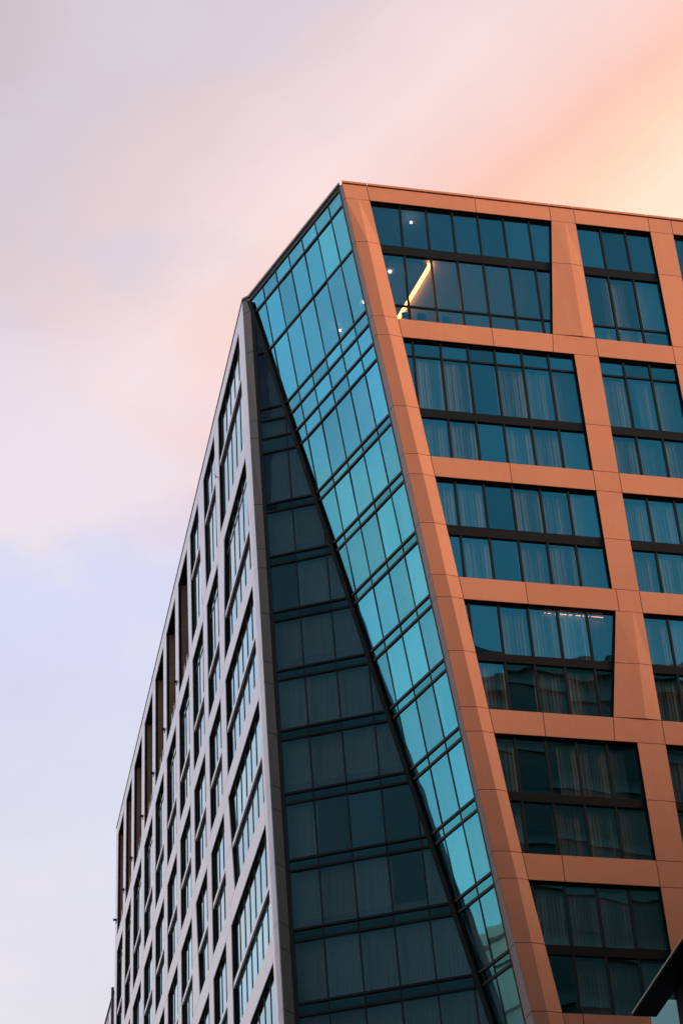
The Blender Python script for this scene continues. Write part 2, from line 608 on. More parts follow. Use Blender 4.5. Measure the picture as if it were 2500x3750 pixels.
def window_r(xl, xr, zt, zb, bands, muls, curt, spz=None):
    """bands: list of (ztop, zbottom) glass rows; spz: dark spandrel band; curt: fn(band, i, x0, x1) -> (a, b, top) or None"""
    fr = MB()
    y0, y1 = 0.05, 0.30
    # glazing frame round the opening
    for (f0, f1) in ((zt, zt - 0.06), (zb + 0.06, zb)):
        fr.prism([(xl(f0) + 0.002, GY - 0.06, f0 - 0.002), (xr(f0) - 0.002, GY - 0.06, f0 - 0.002), (xr(f1) - 0.002, GY - 0.06, f1 + 0.002), (xl(f1) + 0.002, GY - 0.06, f1 + 0.002)],
                 [(xl(f0) + 0.002, y1 - 0.01, f0 - 0.002), (xr(f0) - 0.002, y1 - 0.01, f0 - 0.002), (xr(f1) - 0.002, y1 - 0.01, f1 + 0.002), (xl(f1) + 0.002, y1 - 0.01, f1 + 0.002)])
    za, zc = zt - 0.063, zb + 0.063
    for fa, fb in ((lambda z: xl(z) + 0.003, lambda z: xl(z) + 0.05), (lambda z: xr(z) - 0.05, lambda z: xr(z) - 0.003)):
        f = [(fa(za), GY - 0.05, za), (fb(za), GY - 0.05, za), (fb(zc), GY - 0.05, zc), (fa(zc), GY - 0.05, zc)]
        fr.extr(f, (0, 0.12, 0))
    w = fr.build('window', M['black'], B)
    if spz:
        a_, b_ = spz
        mb = MB()
        f = [(xl(a_) + 0.053, GY - 0.085, a_), (xr(a_) - 0.053, GY - 0.085, a_), (xr(b_) - 0.053, GY - 0.085, b_), (xl(b_) + 0.053, GY - 0.085, b_)]
        mb.extr(f, (0, 0.16, 0))
        mb.build('spandrel', M['spandrel'], w)
    tz = [bands[i][1] for i in range(len(bands) - 1) if abs(bands[i][1] - bands[i + 1][0]) < 0.01]
    for z in tz:
        mb = MB()
        f = [(xl(z) + 0.053, GY - 0.045, z + 0.045), (xr(z) - 0.053, GY - 0.045, z + 0.045), (xr(z) - 0.053, GY - 0.045, z - 0.045), (xl(z) + 0.053, GY - 0.045, z - 0.045)]
        mb.extr(f, (0, 0.10, 0))
        mb.build('transom', M['black'], w)
    # vertical runs of mullions, broken by the spandrel
    runs = [(zt - 0.064, zb + 0.064)] if not spz else [(zt - 0.064, spz[0] + 0.002), (spz[1] - 0.002, zb + 0.064)]
    for ra, rb in runs:
        for mx in muls:
            z0, z1 = ra, rb
            lo = max(xl(ra), xl(rb))
            if mx - 0.05 < min(xl(ra), xl(rb)) or mx + 0.05 > max(xr(ra), xr(rb)):
                continue
            poly = clip(clip([(mx - 0.042, z0), (mx + 0.042, z0), (mx + 0.042, z1), (mx - 0.042, z1)], lambda p: p[0] - xl(p[1]) - 0.05), lambda p: xr(p[1]) - 0.05 - p[0])
            if len(poly) < 3 or area(poly) < 0.05:
                continue
            mb = MB()
            mb.extr([(p[0], GY - 0.07, p[1]) for p in poly], (0, 0.15, 0))
            mb.build('mullion', M['black'], w)
    for bi, (a_, b_) in enumerate(bands):
        xs = [-99] + list(muls) + [99]
        k = 0
        for x0, x1 in zip(xs, xs[1:]):
            poly = [(max(x0, -50), a_), (min(x1, 50), a_), (min(x1, 50), b_), (max(x0, -50), b_)]
            poly = clip(clip(poly, lambda p: p[0] - xl(p[1]) - 0.03), lambda p: xr(p[1]) - 0.03 - p[0])
            if len(poly) < 3 or area(poly) < 0.02:
                continue
            pane('pane', [(p[0], GY, p[1]) for p in poly], (0, 1, 0), w, M['glass'])
            lx, hx = min(p[0] for p in poly), max(p[0] for p in poly)
            c = curt(bi, k, lx, hx)
            if c and hx - lx > 0.2:
                c0, c1 = c[0], c[1]
                if random.random() < 0.14:          # not quite drawn
                    if random.random() < 0.5:
                        c0 += (c1 - c0) * random.uniform(0.15, 0.4)
                    else:
                        c1 -= (c1 - c0) * random.uniform(0.15, 0.4)
                curtain(c0, c1, a_ - c[2], b_ - 0.02, GY + random.uniform(0.14, 0.34), w)
            k += 1
    return w


def full(top=0.0, skip=()):
    return lambda b, i, x0, x1: None if (b, i) in skip else (x0, x1, top)


none = lambda b, i, x0, x1: None
rows_r = [
    [(75.55, 73.0), (72.5, 69.4), (69.4, 68.52)],
    [(67.28, 66.45), (66.45, 63.47), (63.02, 60.86)],
    [(59.64, 57.31), (56.83, 54.7)],
    [(53.46, 51.11), (50.73, 48.5)],
    [(47.27, 44.87), (44.5, 42.3)],
    [(41.05, 38.63), (38.26, 36.03)],
    [(34.8, 32.5), (32.1, 29.85)]]
spans = [(73.0, 72.5), (63.47, 63.02), (57.31, 56.83), (51.11, 50.73), (44.87, 44.5), (38.63, 38.26), (32.5, 32.1)]


def g1r(b, i, x0, x1):
    if b == 0:
        return None
    if i == 0:
        return (x0 + (x1 - x0) * 0.68, x1, 0.12)
    return (x0, x1, 0.1 if b == 1 else 0)


def g2(b, i, x0, x1):
    if b == 0:
        return None
    if b == 1:
        return None if i in (0, 3) else (x0, x1, 0.05)
    return None if i == 2 else (x0, x1, 0.0)


cur_main = [none, g2, full(0.05, {(0, 2), (1, 0), (1, 2)}), full(0.03, {(0, 1), (1, 1)}), full(0.05, {(0, 1), (1, 1)}), full(0.05, {(0, 0), (1, 0)}), full()]
cur_right = [g1r, lambda b, i, x0, x1: None if b == 0 else (x0, x1, 0.05), full(0.05), full(0.03), full(0.05), full(), full()]
for ri, (zt, zm, zb) in enumerate(ROWS):
    c2 = (lambda ri: (lambda z: c2l(ri, z)))(ri)
    mus = MUL if ri < 3 else [x + 0.03 + 0.03 * (ri - 3) for x in MUL]
    window_r(r_in, c2, zt, zb, rows_r[ri], mus, cur_main[ri], spans[ri])
    window_r(c2r, K(C3L), zt, zb, rows_r[ri], MULR, cur_right[ri], spans[ri])
    window_r(K(C3R), K(C4L), zt, zb, rows_r[ri], [16.86 + 1.2 * k for k in range(6)], full(0.05) if ri else none, spans[ri])

# ------------------------------------------------------------------ bright leaning glass facet and dark lower facet
dB = Vector((-0.34118, 0.94, 0))
mB = Vector((-0.10295, -0.03737, 1))
nB = Vector((-0.93441, -0.33915, -0.10887))
PB = Vector((0, 0, ZT))
dD = Vector((-0.89643, 0.44318, 0))
mD = Vector((0.02366, 0.04787, 1))
nD = Vector((-0.44255, -0.89516, 0.05332))
PD = Vector((-2.90611, 8.00681, ZT))


def pb(u, z, off=0.0):
    return PB + mB * -0 + Vector((mB.x * (ZT - z) * -1, mB.y * (ZT - z) * -1, z - ZT)) + dB * u - nB * off


def pd(v, z, off=0.0):
    return PD + Vector((mD.x * (z - ZT), mD.y * (z - ZT), z - ZT)) + dD * v - nD * off


def u0(z):
    return 0.21 - 0.0288 * (76.32 - z)


def uf(z):
    return 8.518 - (8.518 - 1.101) / 38.7 * (76.7 - z)


def vl(z):
    return -0.06 - 0.0328 * (76.4 - z)


def vf(z):
    return -8.2887 / 38.7 * (76.7 - z)


LV = [76.35, 75.40, 72.65, 69.03, 68.25, 67.15, 66.27, 63.2, 62.72, 60.15, 59.67, 57.08, 56.61, 53.96, 53.48, 50.93, 50.46, 47.86, 47.38, 44.78, 44.30, 41.70, 41.21, 38.60, 38.09, 35.5, 35.0, 32.4, 31.9, 29.0]


def curtain_wall(fn, lo, hi, offs, levels, name, tw, mw, thin, nrm, edge_lo, edge_hi, spcurt, fin=0.05):
    """fn(s, z, off): plane; lo, hi(z): bounds; offs: mullion offsets from the lo edge (signed)"""
    sgn = 1 if hi(50) > lo(50) else -1
    inn = tuple(-x for x in nrm)
    fr = MB()
    zt, zb = levels[0] + tw, levels[-1]

    def strip(sa, sb, za, zc, o0, o1):
        f = [fn(sa(za), za, o0), fn(sb(za), za, o0), fn(sb(zc), zc, o0), fn(sa(zc), zc, o0)]
        k = [fn(sa(za), za, o1), fn(sb(za), za, o1), fn(sb(zc), zc, o1), fn(sa(zc), zc, o1)]
        return f, k
    segs = 12
    for j in range(segs):
        za, zc = zt + (zb - zt) * j / segs, zt + (zb - zt) * (j + 1) / segs
        if (hi(zc) - lo(zc)) * sgn < 0.02 and (hi(za) - lo(za)) * sgn < 0.02:
            continue
        fr.prism(*strip(lo, lambda z: lo(z) + sgn * edge_lo, za, zc, -0.05, 0.12))
        fr.prism(*strip(lambda z: hi(z) - sgn * edge_hi, hi, za, zc, -fin, 0.12))
    w = fr.build(name, M['black'], B)
    ins_lo = lambda p: (p[0] - lo(p[1])) * sgn - edge_lo
    ins_hi = lambda p: (hi(p[1]) - p[0]) * sgn - edge_hi
    for i, z in enumerate(levels):
        poly = [(-60, z + tw / 2), (60, z + tw / 2), (60, z - tw / 2), (-60, z - tw / 2)]
        poly = clip(clip(poly, ins_lo), ins_hi)
        if len(poly) < 3 or area(poly) < 0.01:
            continue
        mb = MB()
        mb.prism([fn(p[0], p[1], -0.055) for p in poly], [fn(p[0], p[1], 0.10) for p in poly])
        mb.build('transom', M['black'], w)
    for o in offs:
        poly = [(lo(levels[0]) + o * sgn - mw / 2, levels[0]), (lo(levels[0]) + o * sgn + mw / 2, levels[0]), (lo(levels[-1]) + o * sgn + mw / 2, levels[-1]), (lo(levels[-1]) + o * sgn - mw / 2, levels[-1])]
        poly = clip(poly, ins_hi)
        if len(poly) < 3 or area(poly) < 0.01:
            continue
        mb = MB()
        mb.prism([fn(p[0], p[1], -0.028) for p in poly], [fn(p[0], p[1], 0.09) for p in poly])
        mb.build('mullion', M['black'], w)
    cols = [0.0] + list(offs) + [99]
    for i in range(len(levels) - 1):
        a_, b_ = levels[i], levels[i + 1]
        isband = (a_ - b_) < 0.7
        for k in range(len(cols) - 1):
            s = lambda o, z: lo(z) + sgn * min(o, 40)
            poly = [(s(cols[k], a_), a_), (s(cols[k + 1], a_), a_), (s(cols[k + 1], b_), b_), (s(cols[k], b_), b_)]
            poly = clip(clip(poly, lambda p: (p[0] - lo(p[1])) * sgn - edge_lo * 0.7), lambda p: (hi(p[1]) - p[0]) * sgn - edge_hi * 0.7)
            if len(poly) < 3 or area(poly) < 0.03:
                continue
            if isband:
                pane('spandrel_pane', [fn(p[0], p[1]) for p in poly], inn, w, M['glassband'])
                continue
            pane('pane', [fn(p[0], p[1]) for p in poly], inn, w, M['glass'])
            ct = spcurt(i, k, a_, b_)
            if ct:
                lo_ = min(p[0] for p in poly)
                hi_ = max(p[0] for p in poly)
                poly2 = poly
                sm = (lo_, hi_)

                def ax(x, z, wv, poly=poly):
                    zs = [p for p in poly]
                    # clamp to the pane outline at this height
                    l_ = lo(z)
                    h_ = hi(z)
                    e0, e1 = (l_, h_) if sgn > 0 else (h_, l_)
                    xx = min(max(x, e0 + 0.1), e1 - 0.12)
                    return fn(xx, z, 0.26 + wv)
                curtain(sm[0], sm[1], a_ - ct, b_ + 0.03, 0, w, axis=ax)
    return w


def cb(i, k, a_, b_):
    if a_ > 66.5 or (i, k) in {(10, 1), (16, 0)}:
        return None
    return 0.03


def cdk(i, k, a_, b_):
    if a_ > 67 or (i, k) in {(9, 0), (17, 2), (17, 3), (19, 3), (17, 1)}:
        return None
    return 0.03


curtain_wall(pb, u0, uf, [1.08 + 1.2 * k for k in range(7)], LV, 'curtain_wall', 0.10, 0.035, True, nB, 0.06, 0.05, cb)
curtain_wall(pd, vl, vf, [1.31 + 1.35 * k for k in range(7)], [76.1] + LV[2:], 'curtain_wall', 0.095, 0.055, True, nD, 0.16, 0.17, cdk, 0.18)

# roof edge over the bright facet
mb = MB()
z0, z1 = 76.42, 76.66
mb.prism([pb(u0(z0), z0, -0.05), pb(uf(z0), z0, -0.05), pb(uf(z1), z1, -0.05), pb(u0(z1), z1, -0.05)],
         [pb(u0(z0), z0, 0.3), pb(uf(z0), z0, 0.3), pb(uf(z1), z1, 0.3), pb(u0(z1), z1, 0.3)])
mb.build('roof_edge', M['black'], B)
mb = MB()
z0, z1 = 76.565, 76.68
mb.prism([pb(u0(z0) - 0.1, z0, -0.10), pb(uf(z0) + 0.1, z0, -0.10), pb(uf(z1) + 0.1, z1, -0.10), pb(u0(z1) - 0.1, z1, -0.10)],
         [pb(u0(z0) - 0.1, z0, -0.055), pb(uf(z0) + 0.1, z0, -0.055), pb(uf(z1) + 0.1, z1, -0.055), pb(u0(z1) - 0.1, z1, -0.055)])
mb.build('coping', M['grey'], B)

# grey side returns of the warm-lit edge column
jz = [76.54]
for zt, zm, zb in ROWS:
    jz += [zt, zm, zb]
jz.append(ZBOT)
for za, zc in zip(jz, jz[1:]):
    za_, zc_ = za - 0.014, zc + 0.014
    mb = MB()
    f, k = [], []
    for z, e in ((za_, 0), (za_, 1), (zc_, 1), (zc_, 0)):
        p = Vector((r_out(z) + 0.003, 0.006, z)) if e == 0 else pb(u0(z) + 0.015, z, -0.03)
        f.append(p)
        k.append(p + Vector((0.05, 0.02, 0)))
    mb.prism(f, k)
    mb.build('return_panel', M['grey'], B)
    if za == jz[0]:
        continue

# ------------------------------------------------------------------ silver facade
XL = -3.19


def l_out(z):
    return 8.28 - 0.0855 * (ZT - z)


def lcorner(z):
    """outer corner: the half panel outside the crease bends back a little towards the ground"""
    t = 1 + 0.00018 * (ZT - z)
    return Vector((XL + 0.0026 * (ZT - z), -68.58 + (l_out(z) + 68.58) * t, 1.7 + (z - 1.7) * t))


def l_in(z):
    return l_out(z) + 1.30


LC = [(15.5, 16.87), (20.38, 21.6), (25.17, 26.37), (29.95, 31.15), (34.68, 35.88), (39.3, 40.5), (44.05, 45.3), (48.9, 50.08), (52.85, 54.1), (57.0, 58.04)]


def lcol(n, row):
    """near and far edge functions of column n in a row (z runs in facade levels)"""
    a_, b_ = LC[n]
    zt, zm, zb = ROWS[row] if row >= 0 else ROWS[0]
    zt, zb = zl(zt), zl(zb)
    lin = lambda p, q: (lambda z: p + (q - p) * (zt - z) / (zt - zb))
    if row == 0 and n == 0:
        return lin(15.86, 15.92), lin(17.15, 16.87)
    if row == 0 and n == 1:
        return lin(20.8, 20.5), lin(22.65, 21.65)
    if row == 0 and n == 2:
        return lin(25.5, 25.3), lin(26.65, 26.35)
    if row == 1 and n == 0:
        return lin(14.97, 15.6), K(b_)
    if row == 3 and n == 0:
        return lin(15.48, 14.4), lin(16.7, 16.5)
    if row == 3 and n == 2:
        return lin(25.1, 24.3), K(b_)
    return K(a_), K(b_)


def panel_l(name, sa, sb, zt, zb, crease=None, rid=0.0, g=0.012):
    zt -= g
    zb += g
    mb = MB()
    q = [(sa(zt) + g, zt), (sb(zt) - g, zt), (sb(zb) - g, zb), (sa(zb) + g, zb)]
    if not crease:
        mb.prism([(XL, y, z) for y, z in q], [(XL + 0.04, y, z) for y, z in q])
    else:
        ct, cb_ = (crease(zt), zt), (crease(zb), zb)
        for pp, idx in (([q[0], ct, cb_, q[3]], (1, 2)), ([ct, q[1], q[2], cb_], (0, 3))):
            fr = [Vector((XL - (rid if i in idx else 0), y, z)) for i, (y, z) in enumerate(pp)]
            if idx == (1, 2):
                fr[0] = lcorner(zt)
                fr[3] = lcorner(zb)
            mb.prism(fr, [p + Vector((0.04, 0.004, 0)) for p in fr])
    return mb.build(name, M['silver'], B)


backl = MB()


def back_l(sa, sb, zt, zb, dp=0.40):
    f = [(XL + 0.046, sa(zt), zt), (XL + 0.046, sb(zt), zt), (XL + 0.046, sb(zb), zb), (XL + 0.046, sa(zb), zb)]
    backl.extr(f, (dp, 0, 0))


l_mid = lambda z: l_out(z) + 0.72
for bi, (zt, zb) in enumerate(beams):
    zt, zb = zl(zt), zl(zb)
    panel_l('beam_panel', l_out, l_in, zt, zb, l_mid if bi else None, 0.035)
    row = min(bi, len(ROWS) - 1)
    prev = l_in
    for n in range(len(LC)):
        a_, b_ = lcol(n, row)
        ja, jb = K(a_(zl(ROWS[row][0]))), K(b_(zl(ROWS[row][0])))
        panel_l('beam_panel', prev, ja, zt, zb)
        panel_l('beam_panel', ja, jb, zt, zb)
        prev = jb
    back_l(lambda z: l_out(z) + 0.72, K(58.02), ZT - 0.10 if bi == 0 else zt, zb)
for ri, (zt, zm, zb) in enumerate(ROWS):
    zt, zm, zb = zl(zt), zl(zm), zl(zb)
    for a_, b_ in ((zt, zm), (zm, zb)):
        panel_l('column_panel', l_out, l_in, a_, b_, l_mid, 0.035)
        for n in range(len(LC)):
            ca, cb_ = lcol(n, ri)
            panel_l('column_panel', ca, cb_, a_, b_)
    back_l(lambda z: l_out(z) + 0.72, l_in, zt - 0.001, zb + 0.001)
    for n in range(len(LC)):
        ca, cb_ = lcol(n, ri)
        back_l(ca, cb_, zt - 0.001, zb + 0.001, 0.10 if ri == 0 and n >= 3 else 0.40)
backl.build('facade_frame', M['dark'], B)
mb = MB()
mb.box((XL - 0.02, 8.3, 76.63), (XL + 0.4, 58.06, 76.70))
mb.build('coping', M['black'], B)

# bronze end strip between the silver facade and the dark facet
jl = [76.54] + [zl(z) for z in jz[1:]]
for za, zc in zip(jl, jl[1:]):
    mb = MB()
    f, k = [], []
    for z, e in ((za - 0.016, 0), (za - 0.016, 1), (zc + 0.016, 1), (zc + 0.016, 0)):
        p = lcorner(z) + Vector((0.005, 0.005, 0)) if e == 0 else pd(vl(z), z, -0.06)
        f.append(p)
        k.append(p + Vector((0.02, 0.06, 0)))
    mb.prism(f, k)
    mb.build('end_panel', M['bronze'], B)
mb = MB()
q0, q1 = Vector((XL - 0.03, l_out(76.6) - 0.06, 0)), pd(vl(76.6) - 0.05, 76.6, -0.13)
mb.extr([(q0.x, q0.y, 76.57), (q1.x, q1.y, 76.57), (q1.x, q1.y, 76.69), (q0.x, q0.y, 76.69)], (0.05, 0.4, 0))
mb.build('coping', M['bronze'], B)
mb = MB()
f = [lcorner(76.5) + Vector((0.06, 0.09, 0)), pd(vl(76.5) - 0.02, 76.5, 0.06), pd(vl(ZBOT) - 0.02, ZBOT, 0.06), lcorner(ZBOT) + Vector((0.06, 0.09, 0))]
mb.extr(f, (0.05, 0.5, 0))
mb.build('end_wall', M['dark'], B)

# windows of the silver facade
GXL = XL + 0.15
DZ = 0.005


def window_l(sa, sb, ri, muls):
    zt, zm, zb = (zl(v) for v in ROWS[ri])
    fr = MB()
    x0, x1 = GXL - 0.03, GXL + 0.14

    def qd(mbx, fa, fb, a_, b_, xa, xb):
        f = [(xa, fa(a_), a_), (xa, fb(a_), a_), (xa, fb(b_), b_), (xa, fa(b_), b_)]
        mbx.extr(f, (xb - xa, 0, 0))
    qd(fr, lambda z: sa(z) + 0.003, lambda z: sb(z) - 0.003, zt - 0.003, zt - 0.08, x0, x1)
    qd(fr, lambda z: sa(z) + 0.003, lambda z: sb(z) - 0.003, zb + 0.08, zb + 0.003, x0, x1)
    qd(fr, lambda z: sa(z) + 0.003, lambda z: sa(z) + 0.06, zt - 0.083, zb + 0.083, x0, x1)
    qd(fr, lambda z: sb(z) - 0.06, lambda z: sb(z) - 0.003, zt - 0.083, zb + 0.083, x0, x1)
    w = fr.build('window', M['black'], B)
    mb = MB()
    ba, bb = zl(spans[ri][0]), zl(spans[ri][1])
    qd(mb, lambda z: sa(z) + 0.02, lambda z: sb(z) - 0.02, ba - 0.16, ba - 0.40, XL + 0.035, GXL - 0.032)
    mb.build('sun_ledge', M['silver'], w)
    mb = MB()
    qd(mb, lambda z: sa(z) + 0.063, lambda z: sb(z) - 0.063, ba, bb, GXL - 0.03, GXL + 0.1)
    mb.build('spandrel', M['black'], w)
    mm = MB()
    for a_, b_ in ((zt - 0.085, ba + 0.002), (bb - 0.002, zb + 0.085)):
        for y in muls:
            if y - 0.1 < max(sa(a_), sa(b_)) or y + 0.1 > min(sb(a_), sb(b_)):
                continue
            mm.extr([(GXL - 0.025, y - 0.03, a_), (GXL - 0.025, y + 0.03, a_), (GXL - 0.025, y + 0.03, b_), (GXL - 0.025, y - 0.03, b_)], (0.09, 0, 0))
    if ri == 1:
        z = zl(66.45)
        qd(mm, lambda z: sa(z) + 0.063, lambda z: sb(z) - 0.063, z + 0.04, z - 0.04, GXL - 0.022, GXL + 0.05)
    if mm.v:
        tag(mm.build('glazing_bars', M['black'], w), kind='stuff')
    for a_, b_ in ((zt - 0.05, ba - 0.01), (bb + 0.01, zb + 0.05)):
        gl = MB()
        qd(gl, lambda z: sa(z) + 0.04, lambda z: sb(z) - 0.04, a_, b_, GXL, GXL + 0.014)
        gl.build('glazing', M['glass'], w)
    return w


terr = []
for ri in range(len(ROWS)):
    prevf = l_in
    for n in range(len(LC)):
        ca, cb_ = lcol(n, ri)
        if ri == 0 and n >= 3:
            terr.append((prevf, ca, n))
        else:
            if n == 0:
                mus = [10.45 + 1.243 * k for k in range(-2, 5)]
            else:
                base = LC[n - 1][1]
                wd = LC[n][0] - base
                mus = [base + wd * f for f in (0.27, 0.6, 0.95)] if wd > 2 else [base + wd / 2]
            window_l(prevf, ca, ri, mus)
        prevf = cb_

# roof terraces at the far end of the silver facade
zt, zm, zb = (zl(v) for v in ROWS[0])
for i, (sa, sb, n) in enumerate(terr):
    ca, cb_ = lcol(n, 0)
    y0, y1 = ca(zm), cb_(zm)
    for za, zc in ((zt - 0.01, zm + 0.012), (zm - 0.012, zb + 0.0)):
        mb = MB()
        mb.box((XL + 0.16, y0 + 0.012, zc), (XL + 3.4, y1 - 0.012, za))
        mb.build('terrace_wall', M['terrace'], B)
    mb = MB()
    mb.box((XL + 0.45, sa(zm) - 0.02, zt - 0.02), (XL + 3.4, y0 + 0.02, zt + 0.2))
    mb.build('terrace_soffit', M['terrace'], B)
mb = MB()
mb.box((XL + 3.41, 26.4, zb), (XL + 3.6, 58.0, zt))
mb.build('terrace_back_wall', M['dark'], B)

# ------------------------------------------------------------------ floors, ceilings, core, roof
slabs = [(72.93, 72.55), (68.4, 67.4), (63.42, 63.05), (60.7, 59.78), (57.26, 56.88), (54.55, 53.6), (51.08, 50.76), (48.35, 47.4), (44.84, 44.53), (42.15, 41.2), (38.6, 38.3), (35.9, 34.95), (32.46, 32.15)]


def plan(z, d=0.34):
    pf = pd(vf(z), z, 0)
    pl = pd(vl(z) - 0.1, z, 0.16)
    a_ = pb(u0(z) + 0.2, z, 0.16)
    fl = pb(uf(z) - 0.05, z, 0.18)
    pts = [(r_out(z) + 0.5, d), (C4R - 0.3, d), (C4R - 0.3, 57.6), (XL + 0.75, 57.6), (XL + 0.75, l_out(z) + 0.6), (pl.x, pl.y), (fl.x + 0.05, fl.y + 0.1), (a_.x, max(a_.y, d + 0.05))]
    return pts


for zt_, zb_ in slabs:
    p = plan((zt_ + zb_) / 2)
    mb = MB()
    mb.prism([(x, y, zb_) for x, y in p], [(x, y, zt_) for x, y in p])
    mb.build('floor_slab', M['ceiling'], B)
p = plan(76.3)
mb = MB()
mb.prism([(x, y, 75.75) for x, y in p], [(x, y, 76.4) for x, y in p])
mb.build('roof', M['ceiling'], B)
mb = MB()
mb.box((7.0, 9.0, ZBOT), (24.4, 56.0, 75.7))
mb.build('core_wall', M['room'], B)
mb = MB()
for yy in (16.2, 30.5, 44.7):
    mb.box((XL + 0.8, yy - 0.1, ZBOT), (6.98, yy + 0.1, 68.4))
mb.build('partition_wall', M['room'], B)
mb = MB()
for (a_, b_) in ((72.5, 68.45), (67.3, 63.45), (63.0, 60.75), (59.7, 57.3), (56.8, 54.6), (53.5, 51.15), (50.7, 48.4), (47.3, 44.9), (44.5, 42.2), (41.1, 38.65), (38.2, 35.95)):
    mb.box((11.2 - 0.4, 0.5, b_), (11.2 - 0.25, 8.98, a_))
mb.build('partition_wall', M['room'], B)
# end wall and rear so the block is closed
mb = MB()
mb.box((C4R - 0.28, 0.32, ZBOT), (C4R, 58.0, 76.5))
mb.build('side_wall', M['grey'], B)
mb = MB()
mb.box((XL + 0.5, 57.75, ZBOT), (C4R - 0.3, 58.0, 76.5))
mb.build('rear_wall', M['silver'], B)
# lower storeys below the picture
p = plan(ZBOT, 0.02)
p[0] = (5.3, 0.02)
mb = MB()
mb.prism([(x, y, 0) for x, y in p], [(x, y, ZBOT - 0.02) for x, y in p])
mb.build('lower_storeys', M['grey'], B)

# lit lounge on the top floor
ceil = MB()
ceil.prism([(0.3, 6.6, 72.33), (2.0, 0.5, 72.33), (3.80, 0.45, 72.33), (2.95, 5.0, 72.33)], [(0.3, 6.6, 72.5), (2.0, 0.5, 72.5), (3.80, 0.45, 72.5), (2.95, 5.0, 72.5)])
ceil.build('ceiling_panel', M['ceiling'], B)
mb = MB()
a_, b_ = Vector((3.84, 0.45, 72.40)), Vector((3.02, 4.9, 72.40))
s_ = Vector((0.16, 0.03, 0))
mb.extr([a_ - s_ * 0.4, a_ + s_, b_ + s_, b_ - s_ * 0.4], (0, 0, 0.05))
mb.build('cove_light', M['cove'], B)


def disc(c, r, name, mat):
    mb = MB()
    n = 16
    mb.prism([(c[0] + r * math.cos(k * 2 * math.pi / n), c[1] + r * math.sin(k * 2 * math.pi / n), c[2]) for k in range(n)],
             [(c[0] + r * math.cos(k * 2 * math.pi / n), c[1] + r * math.sin(k * 2 * math.pi / n), c[2] + 0.05) for k in range(n)])
    return mb.build(name, mat, B)


for c in ((2.19, 1.05, 72.27), (1.44, 3.14, 72.27), (0.72, 5.14, 72.27), (3.35, 0.87, 75.4)):
    disc(c, 0.058, 'downlight', M['lamp'])
    mb = MB()
    mb.box((c[0] - 0.02, c[1] - 0.02, c[2] + 0.052), (c[0] + 0.02, c[1] + 0.02, 75.74 if c[2] > 74 else 72.329))
    mb.build('lamp_rod', M['black'], B)
for (z, xa, xb, n) in ((53.40, 7.05, 9.5, 34),):
    mb = MB()
    for k in range(n):
        x = xa + (xb - xa) * k / n
        if random.random() < 0.15:
            continue
        mb.box((x, 0.30, z - 0.022 - 0.0), (x + 0.045, 0.325, z))
    mb.build('string_light', M['led'], B)


def chair(x, y, rz, label):
    t = empty('chair', (x, y, 68.42), label, 'chair', 'chairs in the lit top floor lounge')
    t.rotation_euler = (0, 0, rz)
    s = MB()
    s.box((-0.23, -0.23, 0.43), (0.23, 0.23, 0.47))
    s.build('seat', M['chair'], t)
    s = MB()
    for k in range(6):
        an = -0.9 + 1.8 * k / 5
        an2 = -0.9 + 1.8 * (k + 1) / 5
        if k == 5:
            continue
        p0, p1 = Vector((0.26 * math.sin(an), -0.24 * math.cos(an) - 0.02, 0)), Vector((0.26 * math.sin(an2), -0.24 * math.cos(an2) - 0.02, 0))
        s.prism([p0 + Vector((0, 0, 0.6)), p1 + Vector((0, 0, 0.6)), p1 + Vector((0, 0, 0.98)), p0 + Vector((0, 0, 0.98))],
                [p0 * 0.92 + Vector((0, 0, 0.6)), p1 * 0.92 + Vector((0, 0, 0.6)), p1 * 0.92 + Vector((0, 0, 0.98)), p0 * 0.92 + Vector((0, 0, 0.98))])
    s.build('backrest', M['chair'], t)
    for sx in (-1, 1):
        for sy in (-1, 1):
            s = MB()
            h = 0.62 if sy < 0 else 0.44
            s.box((sx * 0.2 - 0.018, sy * 0.2 - 0.018, 0), (sx * 0.2 + 0.018, sy * 0.2 + 0.018, h))
            s.build('leg', M['chair'], t)


chair(2.55, 0.8, 0.25, 'dark round backed chair nearest the slanting corner column, beside the glowing cove')
chair(3.35, 0.78, -0.1, 'dark chair in the middle of the three behind the lit top floor window')
chair(4.45, 0.8, 0.1, 'dark chair farthest right of the three behind the lit top floor window')

# ------------------------------------------------------------------ things on and around the building


def dome(name, loc, r, mat, label):
    t = empty(name, loc, label, 'lamp', 'copper domes on the roof edge')
    mb = MB()
    n, mlat = 16, 6
    for j in range(mlat + 1):
        th = j * math.pi / 2 / mlat
        for k in range(n):
            mb.v.append((r * math.cos(th) * math.cos(k * 2 * math.pi / n), r * math.cos(th) * math.sin(k * 2 * math.pi / n), 0.06 + r * math.sin(th) * 1.15))
    for j in range(mlat):
        for k in range(n):
            mb.f.append((j * n + k, j * n + (k + 1) % n, (j + 1) * n + (k + 1) % n, (j + 1) * n + k))
    mb.build('dome', mat, t, smooth=True)
    mb = MB()
    mb.prism([(r * 0.75 * math.cos(k * math.pi / 6), r * 0.75 * math.sin(k * math.pi / 6), 0) for k in range(12)], [(r * 0.75 * math.cos(k * math.pi / 6), r * 0.75 * math.sin(k * math.pi / 6), 0.06) for k in range(12)])
    mb.build('base', M['black'], t)


dome('roof_lamp', (0.24, 0.12, 76.70), 0.055, M['copper'], 'small copper domed lamp on the roof edge, the one nearer the glass corner')
dome('roof_lamp', (0.53, 0.12, 76.70), 0.055, M['copper'], 'small copper domed lamp on the roof edge, the one farther from the glass corner')

